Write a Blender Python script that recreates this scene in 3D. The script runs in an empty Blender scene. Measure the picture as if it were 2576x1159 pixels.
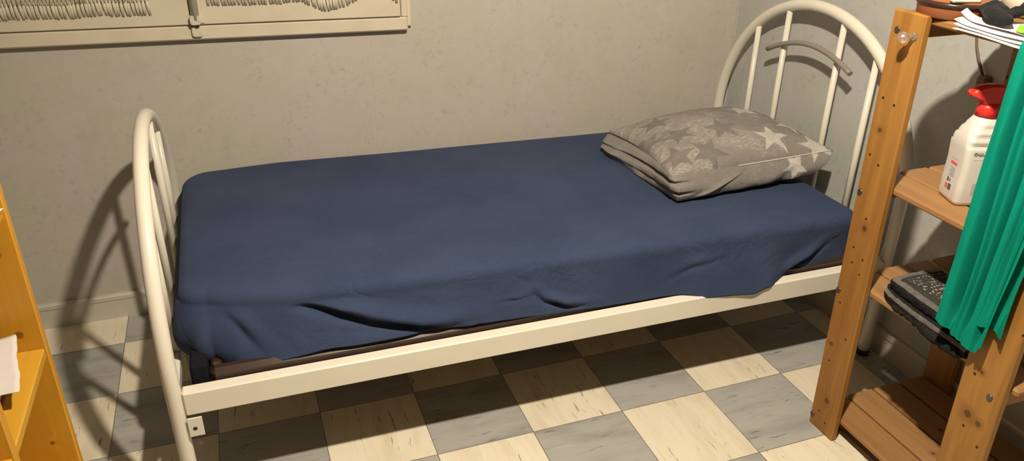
import bpy, math, random
from mathutils import Vector, noise, Matrix
random.seed(4)
S = bpy.context.scene
C = S.collection
PI = math.pi

# ------------------------------------------------------------------ materials
def new_mat(name):
    m = bpy.data.materials.new(name); m.use_nodes = True
    nt = m.node_tree
    return m, nt, nt.nodes['Principled BSDF']

class NB:
    """tiny node builder"""
    def __init__(self, nt): self.nt = nt
    def node(self, t, **kw):
        n = self.nt.nodes.new(t)
        for k, v in kw.items(): setattr(n, k, v)
        return n
    def put(self, sock, v):
        if v is None: return
        if isinstance(v, bpy.types.NodeSocket): self.nt.links.new(v, sock)
        else:
            if hasattr(sock.default_value, '__len__') and not hasattr(v, '__len__'): v = (v,)*3
            if hasattr(sock.default_value, '__len__') and len(sock.default_value) == 4 and len(v) == 3: v = (*v, 1)
            sock.default_value = v
    def math(self, op, a, b=None, c=None, clamp=False):
        n = self.node('ShaderNodeMath', operation=op, use_clamp=clamp)
        self.put(n.inputs[0], a); self.put(n.inputs[1], b); self.put(n.inputs[2], c)
        return n.outputs[0]
    def vmath(self, op, a, b=None):
        n = self.node('ShaderNodeVectorMath', operation=op)
        self.put(n.inputs[0], a)
        if b is not None: self.put(n.inputs[1], b)
        return n.outputs['Value'] if op in ('LENGTH', 'DISTANCE', 'DOT_PRODUCT') else n.outputs[0]
    def mix(self, f, a, b, blend='MIX'):
        n = self.node('ShaderNodeMix', data_type='RGBA', blend_type=blend)
        self.put(n.inputs[0], f); self.put(n.inputs[6], a); self.put(n.inputs[7], b)
        return n.outputs[2]
    def noise(self, vec, scale, detail=3, rough=.5, dist=0):
        n = self.node('ShaderNodeTexNoise')
        self.put(n.inputs['Vector'], vec); n.inputs['Scale'].default_value = scale
        n.inputs['Detail'].default_value = detail; n.inputs['Roughness'].default_value = rough
        n.inputs['Distortion'].default_value = dist
        return n.outputs[0]
    def ramp(self, f, a, b):
        n = self.node('ShaderNodeMapRange', interpolation_type='SMOOTHSTEP')
        self.put(n.inputs[0], f); n.inputs[1].default_value = a; n.inputs[2].default_value = b
        return n.outputs[0]
    def obj(self): return self.node('ShaderNodeTexCoord').outputs['Object']
    def geo(self): return self.node('ShaderNodeNewGeometry').outputs['Position']
    def sep(self, v):
        n = self.node('ShaderNodeSeparateXYZ'); self.put(n.inputs[0], v); return n.outputs
    def comb(self, x, y, z):
        n = self.node('ShaderNodeCombineXYZ')
        self.put(n.inputs[0], x); self.put(n.inputs[1], y); self.put(n.inputs[2], z); return n.outputs[0]
    def bump(self, h, strength, dist=.01):
        n = self.node('ShaderNodeBump'); self.put(n.inputs['Height'], h)
        n.inputs['Strength'].default_value = strength; n.inputs['Distance'].default_value = dist
        return n.outputs[0]

def plain(name, col, rough=.5, metal=0., spec=.5, noise_amt=.06, scale=30, bump=0):
    m, nt, b = new_mat(name); n = NB(nt)
    v = n.geo()
    f = n.noise(v, scale, 4)
    c2 = tuple(max(0, c*(1-noise_amt*2)) for c in col); c1 = tuple(min(1, c*(1+noise_amt)) for c in col)
    n.put(b.inputs['Base Color'], n.mix(f, c2, c1))
    b.inputs['Roughness'].default_value = rough; b.inputs['Metallic'].default_value = metal
    b.inputs['Specular IOR Level'].default_value = spec
    if bump: n.put(b.inputs['Normal'], n.bump(f, bump, .004))
    return m

def mat_wallpaper(name, tint, seams=()):
    m, nt, b = new_mat(name); n = NB(nt)
    v = n.geo()
    big = n.ramp(n.noise(v, 2.6, 3, .6), .35, .68)
    med = n.noise(v, 11, 5, .65, .6)
    fl = n.noise(v, 46, 7, .78, .5)
    ca = tuple(a*t for a, t in zip((.505, .465, .435), tint)); cb = tuple(a*t for a, t in zip((.482, .458, .390), tint))
    c = n.mix(big, ca, cb)
    c = n.mix(n.math('MULTIPLY', n.ramp(med, .48, .78), .28), c, tuple(a*t for a, t in zip((.36, .345, .30), tint)))
    c = n.mix(n.math('MULTIPLY', n.math('MULTIPLY', n.ramp(fl, .50, .68), n.ramp(n.noise(v, 8, 3), .34, .62)), .36), c, (.22, .20, .17))
    c = n.mix(n.math('MULTIPLY', n.ramp(n.noise(v, 4.3, 4, .6, .8), .55, .75), .20), c, (.58, .55, .52))
    x = n.sep(v)[0]
    for s, st in seams:
        d = n.math('ABSOLUTE', n.math('SUBTRACT', x, s))
        c = n.mix(n.math('MULTIPLY', n.math('LESS_THAN', d, .0016), st), c, (.66, .62, .55))
        d2 = n.math('ABSOLUTE', n.math('SUBTRACT', x, s+.003))
        c = n.mix(n.math('MULTIPLY', n.math('LESS_THAN', d2, .0016), st), c, (.3, .27, .23))
    n.put(b.inputs['Base Color'], c); b.inputs['Roughness'].default_value = .82
    b.inputs['Specular IOR Level'].default_value = .25
    n.put(b.inputs['Normal'], n.bump(fl, .07, .004))
    return m

TX, TY, TS = -1.6079, -1.0925, .30
def mat_floor():
    m, nt, b = new_mat('vinyl_tiles'); n = NB(nt)
    p = n.sep(n.geo())
    gx = n.math('DIVIDE', n.math('SUBTRACT', p[0], TX), TS); gy = n.math('DIVIDE', n.math('SUBTRACT', p[1], TY), TS)
    ix = n.math('FLOOR', gx); iy = n.math('FLOOR', gy)
    fx = n.math('SUBTRACT', gx, ix); fy = n.math('SUBTRACT', gy, iy)
    par = n.math('FLOORED_MODULO', n.math('ADD', ix, iy), 2.)      # 1 = cream
    wn = n.node('ShaderNodeTexWhiteNoise', noise_dimensions='2D'); n.put(wn.inputs['Vector'], n.comb(ix, iy, 0))
    rnd = wn.outputs['Value']
    off = n.math('MULTIPLY', rnd, 37.)
    def blend(a, c): return n.math('ADD', n.math('MULTIPLY', par, a), n.math('MULTIPLY', n.math('SUBTRACT', 1., par), c))
    along = blend(p[1], p[0]); across = blend(p[0], p[1])
    wob = n.math('MULTIPLY', n.math('SUBTRACT', n.noise(n.comb(p[0], p[1], 0), 9, 2), .5), .035)
    across = n.math('ADD', across, wob)
    def streak(sa, sc, seed):
        return n.noise(n.comb(n.math('MULTIPLY', along, sa), n.math('MULTIPLY', across, sc), n.math('ADD', off, seed)), 1., 3, .55)
    fine = streak(9, 95, 3.); dark = streak(10, 100, 11.); soft = streak(3.5, 16, 23.)
    cream = (.80, .735, .59); creamd = (.70, .62, .47); gray = (.41, .405, .385); grayd = (.30, .30, .285)
    base = n.mix(par, gray, cream); based = n.mix(par, grayd, creamd)
    c = n.mix(n.ramp(soft, .42, .75), base, based)
    c = n.mix(n.math('MULTIPLY', n.ramp(fine, .54, .70), n.math('ADD', .38, n.math('MULTIPLY', par, .2))), c, based)
    dk = n.math('MULTIPLY', n.ramp(dark, .635, .70), n.ramp(n.noise(n.comb(p[0], p[1], off), 5, 2), .36, .54))
    c = n.mix(n.math('MULTIPLY', dk, .85), c, n.mix(par, (.12, .115, .105), (.23, .19, .15)))
    lt = n.ramp(streak(5, 40, 51.), .62, .8)
    c = n.mix(n.math('MULTIPLY', lt, .22), c, (.75, .72, .66))
    c = n.mix(n.math('MULTIPLY', n.math('SUBTRACT', rnd, .5), .16), c, (.2, .18, .15))
    ex = n.math('MINIMUM', fx, n.math('SUBTRACT', 1., fx)); ey = n.math('MINIMUM', fy, n.math('SUBTRACT', 1., fy))
    gl = n.math('LESS_THAN', n.math('MINIMUM', ex, ey), .0042)
    c = n.mix(n.math('MULTIPLY', gl, .8), c, (.10, .075, .05))
    n.put(b.inputs['Base Color'], c)
    b.inputs['Roughness'].default_value = .42; b.inputs['Specular IOR Level'].default_value = .35
    n.put(b.inputs['Normal'], n.bump(n.noise(n.geo(), 14, 3), .06, .01))
    return m

def mat_wood(name, light, dark, axis='z', knots=(), holes=(), rough=.5, contrast=1.0):
    """grain runs along one world axis; knots / holes = (x, y, z, radius) in world space"""
    m, nt, b = new_mat(name); n = NB(nt)
    v = n.geo(); p = n.sep(v)
    sc = {'x': (2.2, 34, 34), 'y': (34, 2.2, 34), 'z': (34, 34, 2.2)}[axis]
    warp = None
    pos = v
    for k in knots:
        d = n.vmath('DISTANCE', v, k[:3])
        w = n.math('MULTIPLY', n.math('SUBTRACT', 1., n.ramp(d, 0., k[3]*4)), .012)
        pos = n.vmath('ADD', pos, n.comb(w, w, w))
    g = n.noise(n.vmath('MULTIPLY', pos, sc), 1., 4, .6, .35)
    g2 = n.noise(n.vmath('MULTIPLY', pos, tuple(s*.32 for s in sc)), 1., 3, .5, .8)
    c = n.mix(n.math('MULTIPLY', n.ramp(g, .38, .72), .55*contrast), light, dark)
    c = n.mix(n.math('MULTIPLY', n.ramp(g2, .42, .7), .6*contrast), c, dark)
    kd = tuple(x*.33 for x in dark)
    for k in knots:
        d = n.vmath('DISTANCE', v, k[:3])
        halo = n.math('SUBTRACT', 1., n.ramp(d, k[3]*.9, k[3]*3.0))
        c = n.mix(n.math('MULTIPLY', halo, .55), c, dark)
        c = n.mix(n.math('MULTIPLY', n.math('SUBTRACT', 1., n.ramp(d, k[3]*.55, k[3]*1.05)), .85), c, kd)
    for k in holes:
        d = n.vmath('DISTANCE', v, k[:3])
        c = n.mix(n.math('SUBTRACT', 1., n.ramp(d, k[3]*.7, k[3])), c, (.03, .014, .005))
    n.put(b.inputs['Base Color'], c); b.inputs['Roughness'].default_value = rough
    b.inputs['Specular IOR Level'].default_value = .4
    n.put(b.inputs['Normal'], n.bump(g, .08, .003))
    return m

def mat_cloth(name, col, col2, rough=.9, weave=900, sheen=.3, bump=.25, big=6, wrinkle=0):
    m, nt, b = new_mat(name); n = NB(nt)
    v = n.geo()
    f = n.noise(v, big, 4, .6); f2 = n.noise(v, weave*.25, 2, .6)
    c = n.mix(n.ramp(f, .3, .7), col, col2)
    c = n.mix(n.math('MULTIPLY', n.ramp(f2, .35, .75), .16), c, tuple(min(1, x*1.35+.01) for x in col2))
    n.put(b.inputs['Base Color'], c); b.inputs['Roughness'].default_value = rough
    b.inputs['Specular IOR Level'].default_value = .15
    b.inputs['Sheen Weight'].default_value = sheen; b.inputs['Sheen Roughness'].default_value = .5
    h = n.math('ADD', n.math('MULTIPLY', f2, .3), n.noise(v, 30, 4, .6))
    if wrinkle:
        sv = n.vmath('MULTIPLY', v, (1., 1.9, 1.4))
        for sc_, k_ in ((5., 1.), (11., .5)):
            r_ = n.math('ABSOLUTE', n.math('SUBTRACT', n.noise(sv, sc_, 2, .5, 1.2), .5))
            msk = n.ramp(n.noise(v, 2.3, 2), .42, .66)
            h = n.math('ADD', h, n.math('MULTIPLY', n.math('MULTIPLY', n.ramp(r_, 0., .09), msk), wrinkle*k_))
    n.put(b.inputs['Normal'], n.bump(h, bump, .006))
    return m

def mat_attr(name, rough=.92):
    m, nt, b = new_mat(name); n = NB(nt)
    a = n.node('ShaderNodeAttribute', attribute_name='print')
    v = n.geo(); f = n.noise(v, 160, 3, .6)
    d1 = n.node('ShaderNodeMapping'); n.put(d1.inputs[0], v); d1.inputs[2].default_value = (0, 0, .75); d1.inputs[3].default_value = (60, 330, 60)
    d2 = n.node('ShaderNodeMapping'); n.put(d2.inputs[0], v); d2.inputs[2].default_value = (0, 0, -.85); d2.inputs[3].default_value = (70, 380, 70)
    w = n.math('MAXIMUM', n.ramp(n.noise(d1.outputs[0], 1., 2, .5), .47, .66), n.ramp(n.noise(d2.outputs[0], 1., 2, .5), .47, .66))
    w = n.math('MULTIPLY', n.math('MULTIPLY', w, a.outputs['Alpha']), .66)
    c = n.mix(w, a.outputs['Color'], (.47, .445, .41))
    c = n.mix(n.math('MULTIPLY', n.ramp(n.noise(v, 55, 4, .7), .35, .75), .30), c, (.16, .148, .136))
    c = n.mix(n.math('MULTIPLY', n.ramp(f, .35, .7), .18), c, (.2, .185, .17))
    n.put(b.inputs['Base Color'], c); b.inputs['Roughness'].default_value = rough
    b.inputs['Specular IOR Level'].default_value = .15
    n.put(b.inputs['Normal'], n.bump(n.math('ADD', n.noise(n.geo(), 60, 4, .6), n.math('MULTIPLY', n.noise(n.geo(), 14, 3, .5), 1.5)), .30, .006))
    return m

M = {}
M['floor'] = mat_floor()
M['wall_b'] = mat_wallpaper('wallpaper_beige', (1, 1, 1), [(-1.539, .20), (-2.138, .07), (-2.74, .14), (-.94, .05)])
M['wall_r'] = mat_wallpaper('wallpaper_grey', (.95, 1.03, 1.10))
M['ceil'] = plain('ceiling_paint', (.52, .50, .45), .9)
M['wall_d'] = mat_wallpaper('wallpaper_dark', (.62, .60, .56))
M['base'] = plain('skirting_paint', (.56, .53, .47), .55, noise_amt=.1, scale=9)
M['winpaint'] = plain('aged_cream_paint', (.66, .60, .47), .55, noise_amt=.08, scale=12)
M['glassdark'] = plain('night_glass', (.02, .025, .03), .08, spec=.5)
M['white'] = plain('cream_enamel', (.77, .74, .645), .24, spec=.4, noise_amt=.03, scale=12)
M['barmetal'] = plain('grey_enamel', (.27, .245, .21), .35)
M['brown'] = plain('brown_lacquer', (.045, .024, .017), .25, spec=.5)
M['rubber'] = plain('dark_rubber', (.03, .028, .026), .7)
M['steel'] = plain('dark_steel', (.16, .14, .12), .4, .8)
M['slatply'] = mat_wood('birch_ply', (.62, .47, .30), (.50, .36, .2), 'y')
M['matt'] = mat_cloth('mattress_ticking', (.006, .007, .012), (.009, .010, .016), sheen=.0)
M['sheet'] = mat_cloth('navy_cotton', (.030, .046, .098), (.040, .058, .114), bump=.22, sheen=.03, big=4, wrinkle=1.6)
M['pillow'] = mat_attr('star_print_cotton')
M['piping'] = plain('white_piping', (.62, .59, .54), .9)
M['green'] = mat_cloth('green_jersey', (.005, .235, .165), (.006, .245, .172), sheen=0., bump=.03)
M['green'].node_tree.nodes['Principled BSDF'].inputs['Specular IOR Level'].default_value = 0.
M['bottle'] = plain('white_plastic', (.64, .62, .58), .35, noise_amt=.01)
M['red'] = plain('red_plastic', (.86, .04, .03), .35, noise_amt=.02)
M['clear'], _nt, _b = new_mat('clear_plastic')
_b.inputs['Base Color'].default_value = (.80, .72, .66, 1); _b.inputs['Roughness'].default_value = .22
_b.inputs['Transmission Weight'].default_value = .88; _b.inputs['IOR'].default_value = 1.46
_n = NB(_nt); _n.put(_b.inputs['Normal'], _n.bump(_n.noise(_n.geo(), 60, 2), .05))
M['lab_grey'] = plain('label_grey', (.45, .45, .46), .5)
M['lab_red'] = plain('label_red', (.70, .14, .13), .5)
M['lab_dark'] = plain('label_ink', (.09, .085, .09), .5)
M['terra'] = plain('terracotta_glaze', (.33, .115, .045), .35, noise_amt=.12, scale=18)
M['darkrim'] = plain('dark_rim', (.045, .026, .02), .25)
M['ivory'] = plain('ivory_plastic', (.80, .74, .60), .45)
M['paper'] = plain('white_paper', (.70, .68, .665), .8, noise_amt=.03)
M['paper_b'] = plain('creased_paper', (.60, .565, .55), .85, noise_amt=.05)
M['blackcloth'] = mat_cloth('black_knit', (.0075, .008, .0085), (.012, .0125, .013), sheen=.05)
M['lime'] = plain('lime_paper', (.24, .60, .03), .6)
M['rugblack'] = mat_cloth('black_wool', (.010, .009, .009), (.018, .0165, .016), bump=.6, big=60, sheen=.0)
M['ruggrey'] = mat_cloth('grey_wool', (.085, .08, .072), (.13, .122, .11), bump=.5, big=60)
M['rugplain'] = mat_cloth('dark_grey_wool', (.032, .029, .026), (.05, .046, .042), bump=.4, big=60, sheen=.0)
M['cord'] = plain('brown_cord', (.14, .10, .075), .6)
M['plug'] = mat_wood('brown_plug_wood', (.20, .13, .08), (.1, .06, .035), 'z')
M['bookred'] = plain('red_book_cover', (.22, .03, .03), .5)
M['bookdark'] = plain('dark_book_cover', (.05, .03, .025), .5)
M['pages'] = plain('book_pages', (.6, .55, .47), .8)

WL, WD = (.40, .20, .046), (.25, .105, .020)          # orange-stained pine
WPL, WPD = (.35, .19, .075), (.25, .12, .042)

# ------------------------------------------------------------------ mesh building
class MB:
    def __init__(self): self.v = []; self.f = []; self.mi = []; self.sm = []
    def add(self, vs, fs, mi=0, smooth=False):
        o = len(self.v); self.v += [tuple(x) for x in vs]
        for f in fs: self.f.append([i+o for i in f]); self.mi.append(mi); self.sm.append(smooth)
        return self
    def box(self, lo, hi, bev=.0, mi=0, fn=None):
        x0, y0, z0 = lo; x1, y1, z1 = hi
        if bev <= 0:
            vs = [(x, y, z) for z in (z0, z1) for y in (y0, y1) for x in (x0, x1)]
            fs = [(0, 2, 3, 1), (4, 5, 7, 6), (0, 1, 5, 4), (2, 6, 7, 3), (0, 4, 6, 2), (1, 3, 7, 5)]
        else:
            b = bev; vs = []; idx = {}
            for ax in range(3):
                for ix in (0, 1):
                    for iy in (0, 1):
                        for iz in (0, 1):
                            q = []
                            for a, (i, l, h) in enumerate(((ix, x0, x1), (iy, y0, y1), (iz, z0, z1))):
                                c = h if i else l
                                if a != ax: c += -b if i else b
                                q.append(c)
                            idx[(ax, ix, iy, iz)] = len(vs); vs.append(tuple(q))
            fs = []
            for ax in range(3):
                for s in (0, 1):
                    o = [a for a in range(3) if a != ax]; ring = []
                    for (i, j) in ((0, 0), (1, 0), (1, 1), (0, 1)):
                        k = [0, 0, 0]; k[ax] = s; k[o[0]] = i; k[o[1]] = j; ring.append(idx[(ax, *k)])
                    fs.append(ring)
            for ax in range(3):
                o = [a for a in range(3) if a != ax]
                for i in (0, 1):
                    for j in (0, 1):
                        r = []
                        for s, which in ((0, o[0]), (1, o[0]), (1, o[1]), (0, o[1])):
                            k = [0, 0, 0]; k[ax] = s; k[o[0]] = i; k[o[1]] = j; r.append(idx[(which, *k)])
                        fs.append(r)
            for ix in (0, 1):
                for iy in (0, 1):
                    for iz in (0, 1): fs.append([idx[(a, ix, iy, iz)] for a in range(3)])
        if fn: vs = [fn(*v) for v in vs]
        return self.add(vs, fs, mi)
    def tube(self, path, r, n=14, mi=0, cap=True, flat=None):
        P = [Vector(p) for p in path]; rs = r if isinstance(r, (list, tuple)) else [r]*len(P)
        vs = []; fs = []; up = None
        for i, p in enumerate(P):
            t = (P[min(i+1, len(P)-1)]-P[max(i-1, 0)]).normalized()
            if up is None:
                up = Vector((0, 0, 1)) if abs(t.z) < .9 else Vector((1, 0, 0))
            a = (up - t*up.dot(t)).normalized(); b = t.cross(a); up = a
            for k in range(n):
                th = 2*PI*k/n
                vs.append(p + rs[i]*(math.cos(th)*a*(flat or 1) + math.sin(th)*b))
        for i in range(len(P)-1):
            for k in range(n):
                fs.append((i*n+k, i*n+(k+1) % n, (i+1)*n+(k+1) % n, (i+1)*n+k))
        self.add(vs, fs, mi, True)
        if cap:
            o = len(self.v)-len(vs)
            self.f.append([o+k for k in reversed(range(n))]); self.mi.append(mi); self.sm.append(False)
            self.f.append([o+(len(P)-1)*n+k for k in range(n)]); self.mi.append(mi); self.sm.append(False)
        return self
    def lathe(self, c, prof, n=40, mi=0, smooth=True):
        vs = []; fs = []
        for (r, z) in prof:
            for k in range(n):
                th = 2*PI*k/n; vs.append((c[0]+r*math.cos(th), c[1]+r*math.sin(th), c[2]+z))
        for i in range(len(prof)-1):
            for k in range(n): fs.append((i*n+k, i*n+(k+1) % n, (i+1)*n+(k+1) % n, (i+1)*n+k))
        self.add(vs, fs, mi, smooth)
        return self
    def grid(self, rows, mi=0, closed=False, smooth=True, mifn=None):
        nr = len(rows); nc = len(rows[0]); o = len(self.v)
        for r in rows: self.v += [tuple(p) for p in r]
        for i in range(nr-1):
            for j in range(nc if closed else nc-1):
                k = (j+1) % nc
                self.f.append([o+i*nc+j, o+i*nc+k, o+(i+1)*nc+k, o+(i+1)*nc+j])
                self.mi.append(mifn(i, j) if mifn else mi); self.sm.append(smooth)
        return self

def tag(o, label=None, cat=None, group=None, kind=None):
    if label: o['label'] = label
    if cat: o['category'] = cat
    if group: o['group'] = group
    if kind: o['kind'] = kind
    return o
def empty(name, loc):
    o = bpy.data.objects.new(name, None); C.objects.link(o); o.location = loc; o.empty_display_size = .05
    return o
ORG = {}
def obj(name, mb, mats, parent=None, origin=None, solid=0, recalc=True, soloff=0.):
    if not isinstance(mats, (list, tuple)): mats = [mats]
    org = Vector(origin) if origin is not None else Vector((0, 0, 0))
    base = org
    if parent is not None: base = ORG.get(parent.name, Vector(parent.location)) ; org = base
    me = bpy.data.meshes.new(name)
    me.from_pydata([tuple(Vector(v)-org) for v in mb.v], [], mb.f)
    for m in mats: me.materials.append(m)
    for p, i, s in zip(me.polygons, mb.mi, mb.sm): p.material_index = i; p.use_smooth = s
    me.update()
    if recalc:
        import bmesh
        bm = bmesh.new(); bm.from_mesh(me); bmesh.ops.recalc_face_normals(bm, faces=bm.faces); bm.to_mesh(me); bm.free()
    o = bpy.data.objects.new(name, me); C.objects.link(o)
    if parent is not None: o.parent = parent
    else: o.location = org
    ORG[o.name] = org
    if solid:
        md = o.modifiers.new('thick', 'SOLIDIFY'); md.thickness = solid; md.offset = soloff
    return o
def struct(name, mb, mat): return tag(obj(name, mb, mat), kind='structure')
def lerp(a, b, t): return a+(b-a)*t
def table(pts, x):
    if x <= pts[0][0]: return pts[0][1]
    for (a, va), (b, vb) in zip(pts, pts[1:]):
        if x <= b:
            t = (x-a)/(b-a); t = t*t*(3-2*t)*.35+t*.65
            return va+(vb-va)*t
    return pts[-1][1]
def ss(a, b, x):
    t = min(1, max(0, (x-a)/(b-a))); return t*t*(3-2*t)

# ------------------------------------------------------------------ room shell
XL, XR, YF, YB, H = -3.05, 0., -4.3, 0., 2.7
struct('floor', MB().box((XL-.1, YF-.1, -.1), (XR+.1, YB+.1, 0)), M['floor'])
struct('ceiling', MB().box((XL-.1, YF-.1, H), (XR+.1, YB+.1, H+.1)), M['ceil'])
# back wall with the window opening
WX0, WX1, WZ0, WZ1 = -2.80, -1.44, 1.10, 2.15
wb = MB()
wb.box((XL-.1, 0, 0), (WX0, .1, H)); wb.box((WX1, 0, 0), (XR+.1, .1, H))
wb.box((WX0, 0, 0), (WX1, .1, WZ0)); wb.box((WX0, 0, WZ1), (WX1, .1, H))
struct('wall_back', wb, M['wall_b'])
struct('wall_right', MB().box((0, YF, 0), (.1, 0, H)), M['wall_r'])
struct('wall_left', MB().box((XL-.1, YF, 0), (XL, 0, H)), M['wall_d'])
struct('wall_front', MB().box((XL, YF-.1, 0), (XR, YF, H)), M['wall_d'])
def skirting(along, a, b):
    prof = [(0, 0), (.012, 0), (.012, .074), (.016, .079), (.016, .092), (.010, .099), (0, .099)]
    m = MB()
    if along == 'x': rows = [[(x, -d, z) for d, z in prof] for x in (a, b)]
    else: rows = [[(-d, y, z) for d, z in prof] for y in (a, b)]
    m.grid(rows, closed=True, smooth=False)
    n = len(prof); m.f += [list(range(n)), list(range(2*n-1, n-1, -1))]; m.mi += [0, 0]; m.sm += [False]*2
    return m
struct('baseboard_back', skirting('x', XL, -.017), M['base'])
struct('baseboard_right', skirting('y', YF, -.0165), M['base'])
# pale strip in the wall corner
struct('trim_1', MB().box((-.006, -.006, .099), (0, 0, H)), M['wall_r'])

# ------------------------------------------------------------------ window
w = tag(empty('window_1', (-2.12, 0, 1.0)), kind='structure',
        label='cream painted double window with aged frame above the bed', cat='window')
def tilt(x, y, z): return (x, y, z+.0175*(-1.4-x))
fr = MB()
fr.box((-2.90, -.030, .991), (-1.402, .0, 1.0385), .005, fn=tilt)         # bottom frame rail
fr.box((-1.425, -.030, 1.0385), (-1.402, .0, 2.2), .003, fn=tilt)         # right jamb
fr.box((-1.402, -.018, 1.004), (-1.388, .0, 2.2), .002, fn=tilt)
fr.box((-2.90, -.030, 1.0385), (-2.80, .0, 2.2), .003, fn=tilt)
fr.box((-2.90, -.030, 2.2), (-1.386, .0, 2.26), .003, fn=tilt)
obj('window_frame', fr, M['winpaint'], w)
for (x0, x1) in ((-2.80, -2.1195), (-2.1165, -1.428)):
    ca = MB()
    ca.box((x0, -.036, 1.0415), (x1, -.004, 1.150), .003, fn=tilt)
    ca.box((x0, -.036, 2.12), (x1, -.004, 2.19), .003, fn=tilt)
    ca.box((x0, -.036, 1.150), (x0+.06, -.004, 2.12), .003, fn=tilt)
    ca.box((x1-.06, -.036, 1.150), (x1, -.004, 2.12), .003, fn=tilt)
    c = obj('casement', ca, M['winpaint'], w)
    obj('pane', MB().box((x0+.055, -.016, 1.14), (x1-.055, -.012, 2.13), fn=tilt), M['glassdark'], c)
    if x0 > -2.5:
        st_ = MB(); st_.box((x0+.004, -.041, 1.047), (x0+.040, -.036, 2.18), .002, fn=tilt); obj('stile_bead', st_, M['winpaint'], c)
# bolt rod, keeper and strike plate on the meeting stiles
rod = MB(); rod.tube([(-2.102, -.047, 1.072), (-2.102, -.047, 2.1)], .012, 20)
obj('bolt_rod', rod, M['winpaint'], w)
def plate(cx, z0, z1, wd, y0=-.046, y1=-.033):
    m = MB(); r = .008; hw = wd/2; out = []
    for ex, ez, a0 in ((hw-r, z1-r, 0), (-hw+r, z1-r, PI/2), (-hw+r, z0+r, PI), (hw-r, z0+r, 1.5*PI)):
        for q in range(7):
            a = a0+PI/2*q/6; out.append((ex+r*math.cos(a), ez+r*math.sin(a)))
    n = len(out)
    m.grid([[(cx+x, y1, z) for x, z in out], [(cx+x, y0+.003, z) for x, z in out], [(cx+x*.9, y0, (z-(z0+z1)/2)*.92+(z0+z1)/2) for x, z in out]], closed=True, smooth=False)
    m.f.append([2*n+i for i in range(n)]); m.mi.append(0); m.sm.append(False)
    return m
kp = plate(-2.104, 1.057, 1.087, .034, -.058)
k_ = obj('rod_guide', kp, M['winpaint'], w)
st = plate(-2.104, 1.016, 1.048, .033, -.042, -.029)
s_ = obj('strike_plate', st, M['winpaint'], w)
for cx, z, nm, par, y in ((-2.113, 1.028, 'screw', s_, -.042), (-2.094, 1.029, 'screw', s_, -.042), (-2.116, 1.070, 'screw', k_, -.058), (-2.092, 1.071, 'screw', k_, -.058)):
    sc = MB(); sc.tube([(cx, y+.002, z), (cx, y-.0015, z)], .0042, 12)
    sc.box((cx-.0035, y-.0022, z-.0006), (cx+.0035, y-.0014, z+.0006))
    obj(nm, sc, M['winpaint'], par)
rp = MB(); rp.tube([(-2.101, -.046, 1.05), (-2.101, -.046, 1.075)], .007, 12)
obj('bolt_tip', rp, M['steel'], w)

# pleated lace curtains hung on each casement; the picture shows their fringed hems
def curtain(name, x0, x1, hem, label):
    root = tag(empty(name, ((x0+x1)/2, -.04, 1.3)), label, 'curtain', )
    n = int((x1-x0)/.0016); rows = []
    for k in range(26):
        t = k/25; row = []
        for i in range(n+1):
            x = lerp(x0, x1, i/n); zb = hem(x)+.042
            z = lerp(zb, 1.75, t)
            y = -.042+.0045*math.sin(i*.9+1.5*math.sin(x*40))
            row.append((x, y, z))
        rows.append(row)
    m = MB(); m.grid(rows)
    obj('lace_panel', m, M['winpaint'], root, solid=.0012)
    # individual threads of the fringe, one mesh: nobody could count them
    fm = MB(); x = x0; rnd = random.Random(int(x0*-1000))
    while x < x1:
        hz = hem(x); lean = rnd.uniform(.0, .006)
        fm.tube([(x, -.0405+rnd.uniform(-.001, .001), hz+.050), (x+lean*.5, -.0415, hz+.026), (x+lean, -.0395, hz+rnd.uniform(-.002, .002))], [.0018, .0021, .0017], 10, flat=2.3)
        x += rnd.uniform(.0088, .0122)
    f = obj('fringe', fm, M['winpaint'], root); f['kind'] = 'stuff'
    return root
def hemL(x): return 1.097+.002*math.sin(x*31)+.0175*(-2.35-x)*.6
def hemR(x):
    return table([(-2.06, 1.116), (-1.95, 1.110), (-1.85, 1.108), (-1.77, 1.113), (-1.735, 1.096), (-1.69, 1.075), (-1.64, 1.084), (-1.60, 1.100), (-1.56, 1.120), (-1.50, 1.120), (-1.455, 1.100), (-1.427, 1.076)], x)
curtain('lace_curtain', -2.745, -2.232, hemL, 'cream lace curtain with straight fringed hem on the left window casement')
curtain('lace_curtain', -2.058, -1.442, hemR, 'cream lace curtain with scalloped fringed hem on the right window casement')

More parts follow.
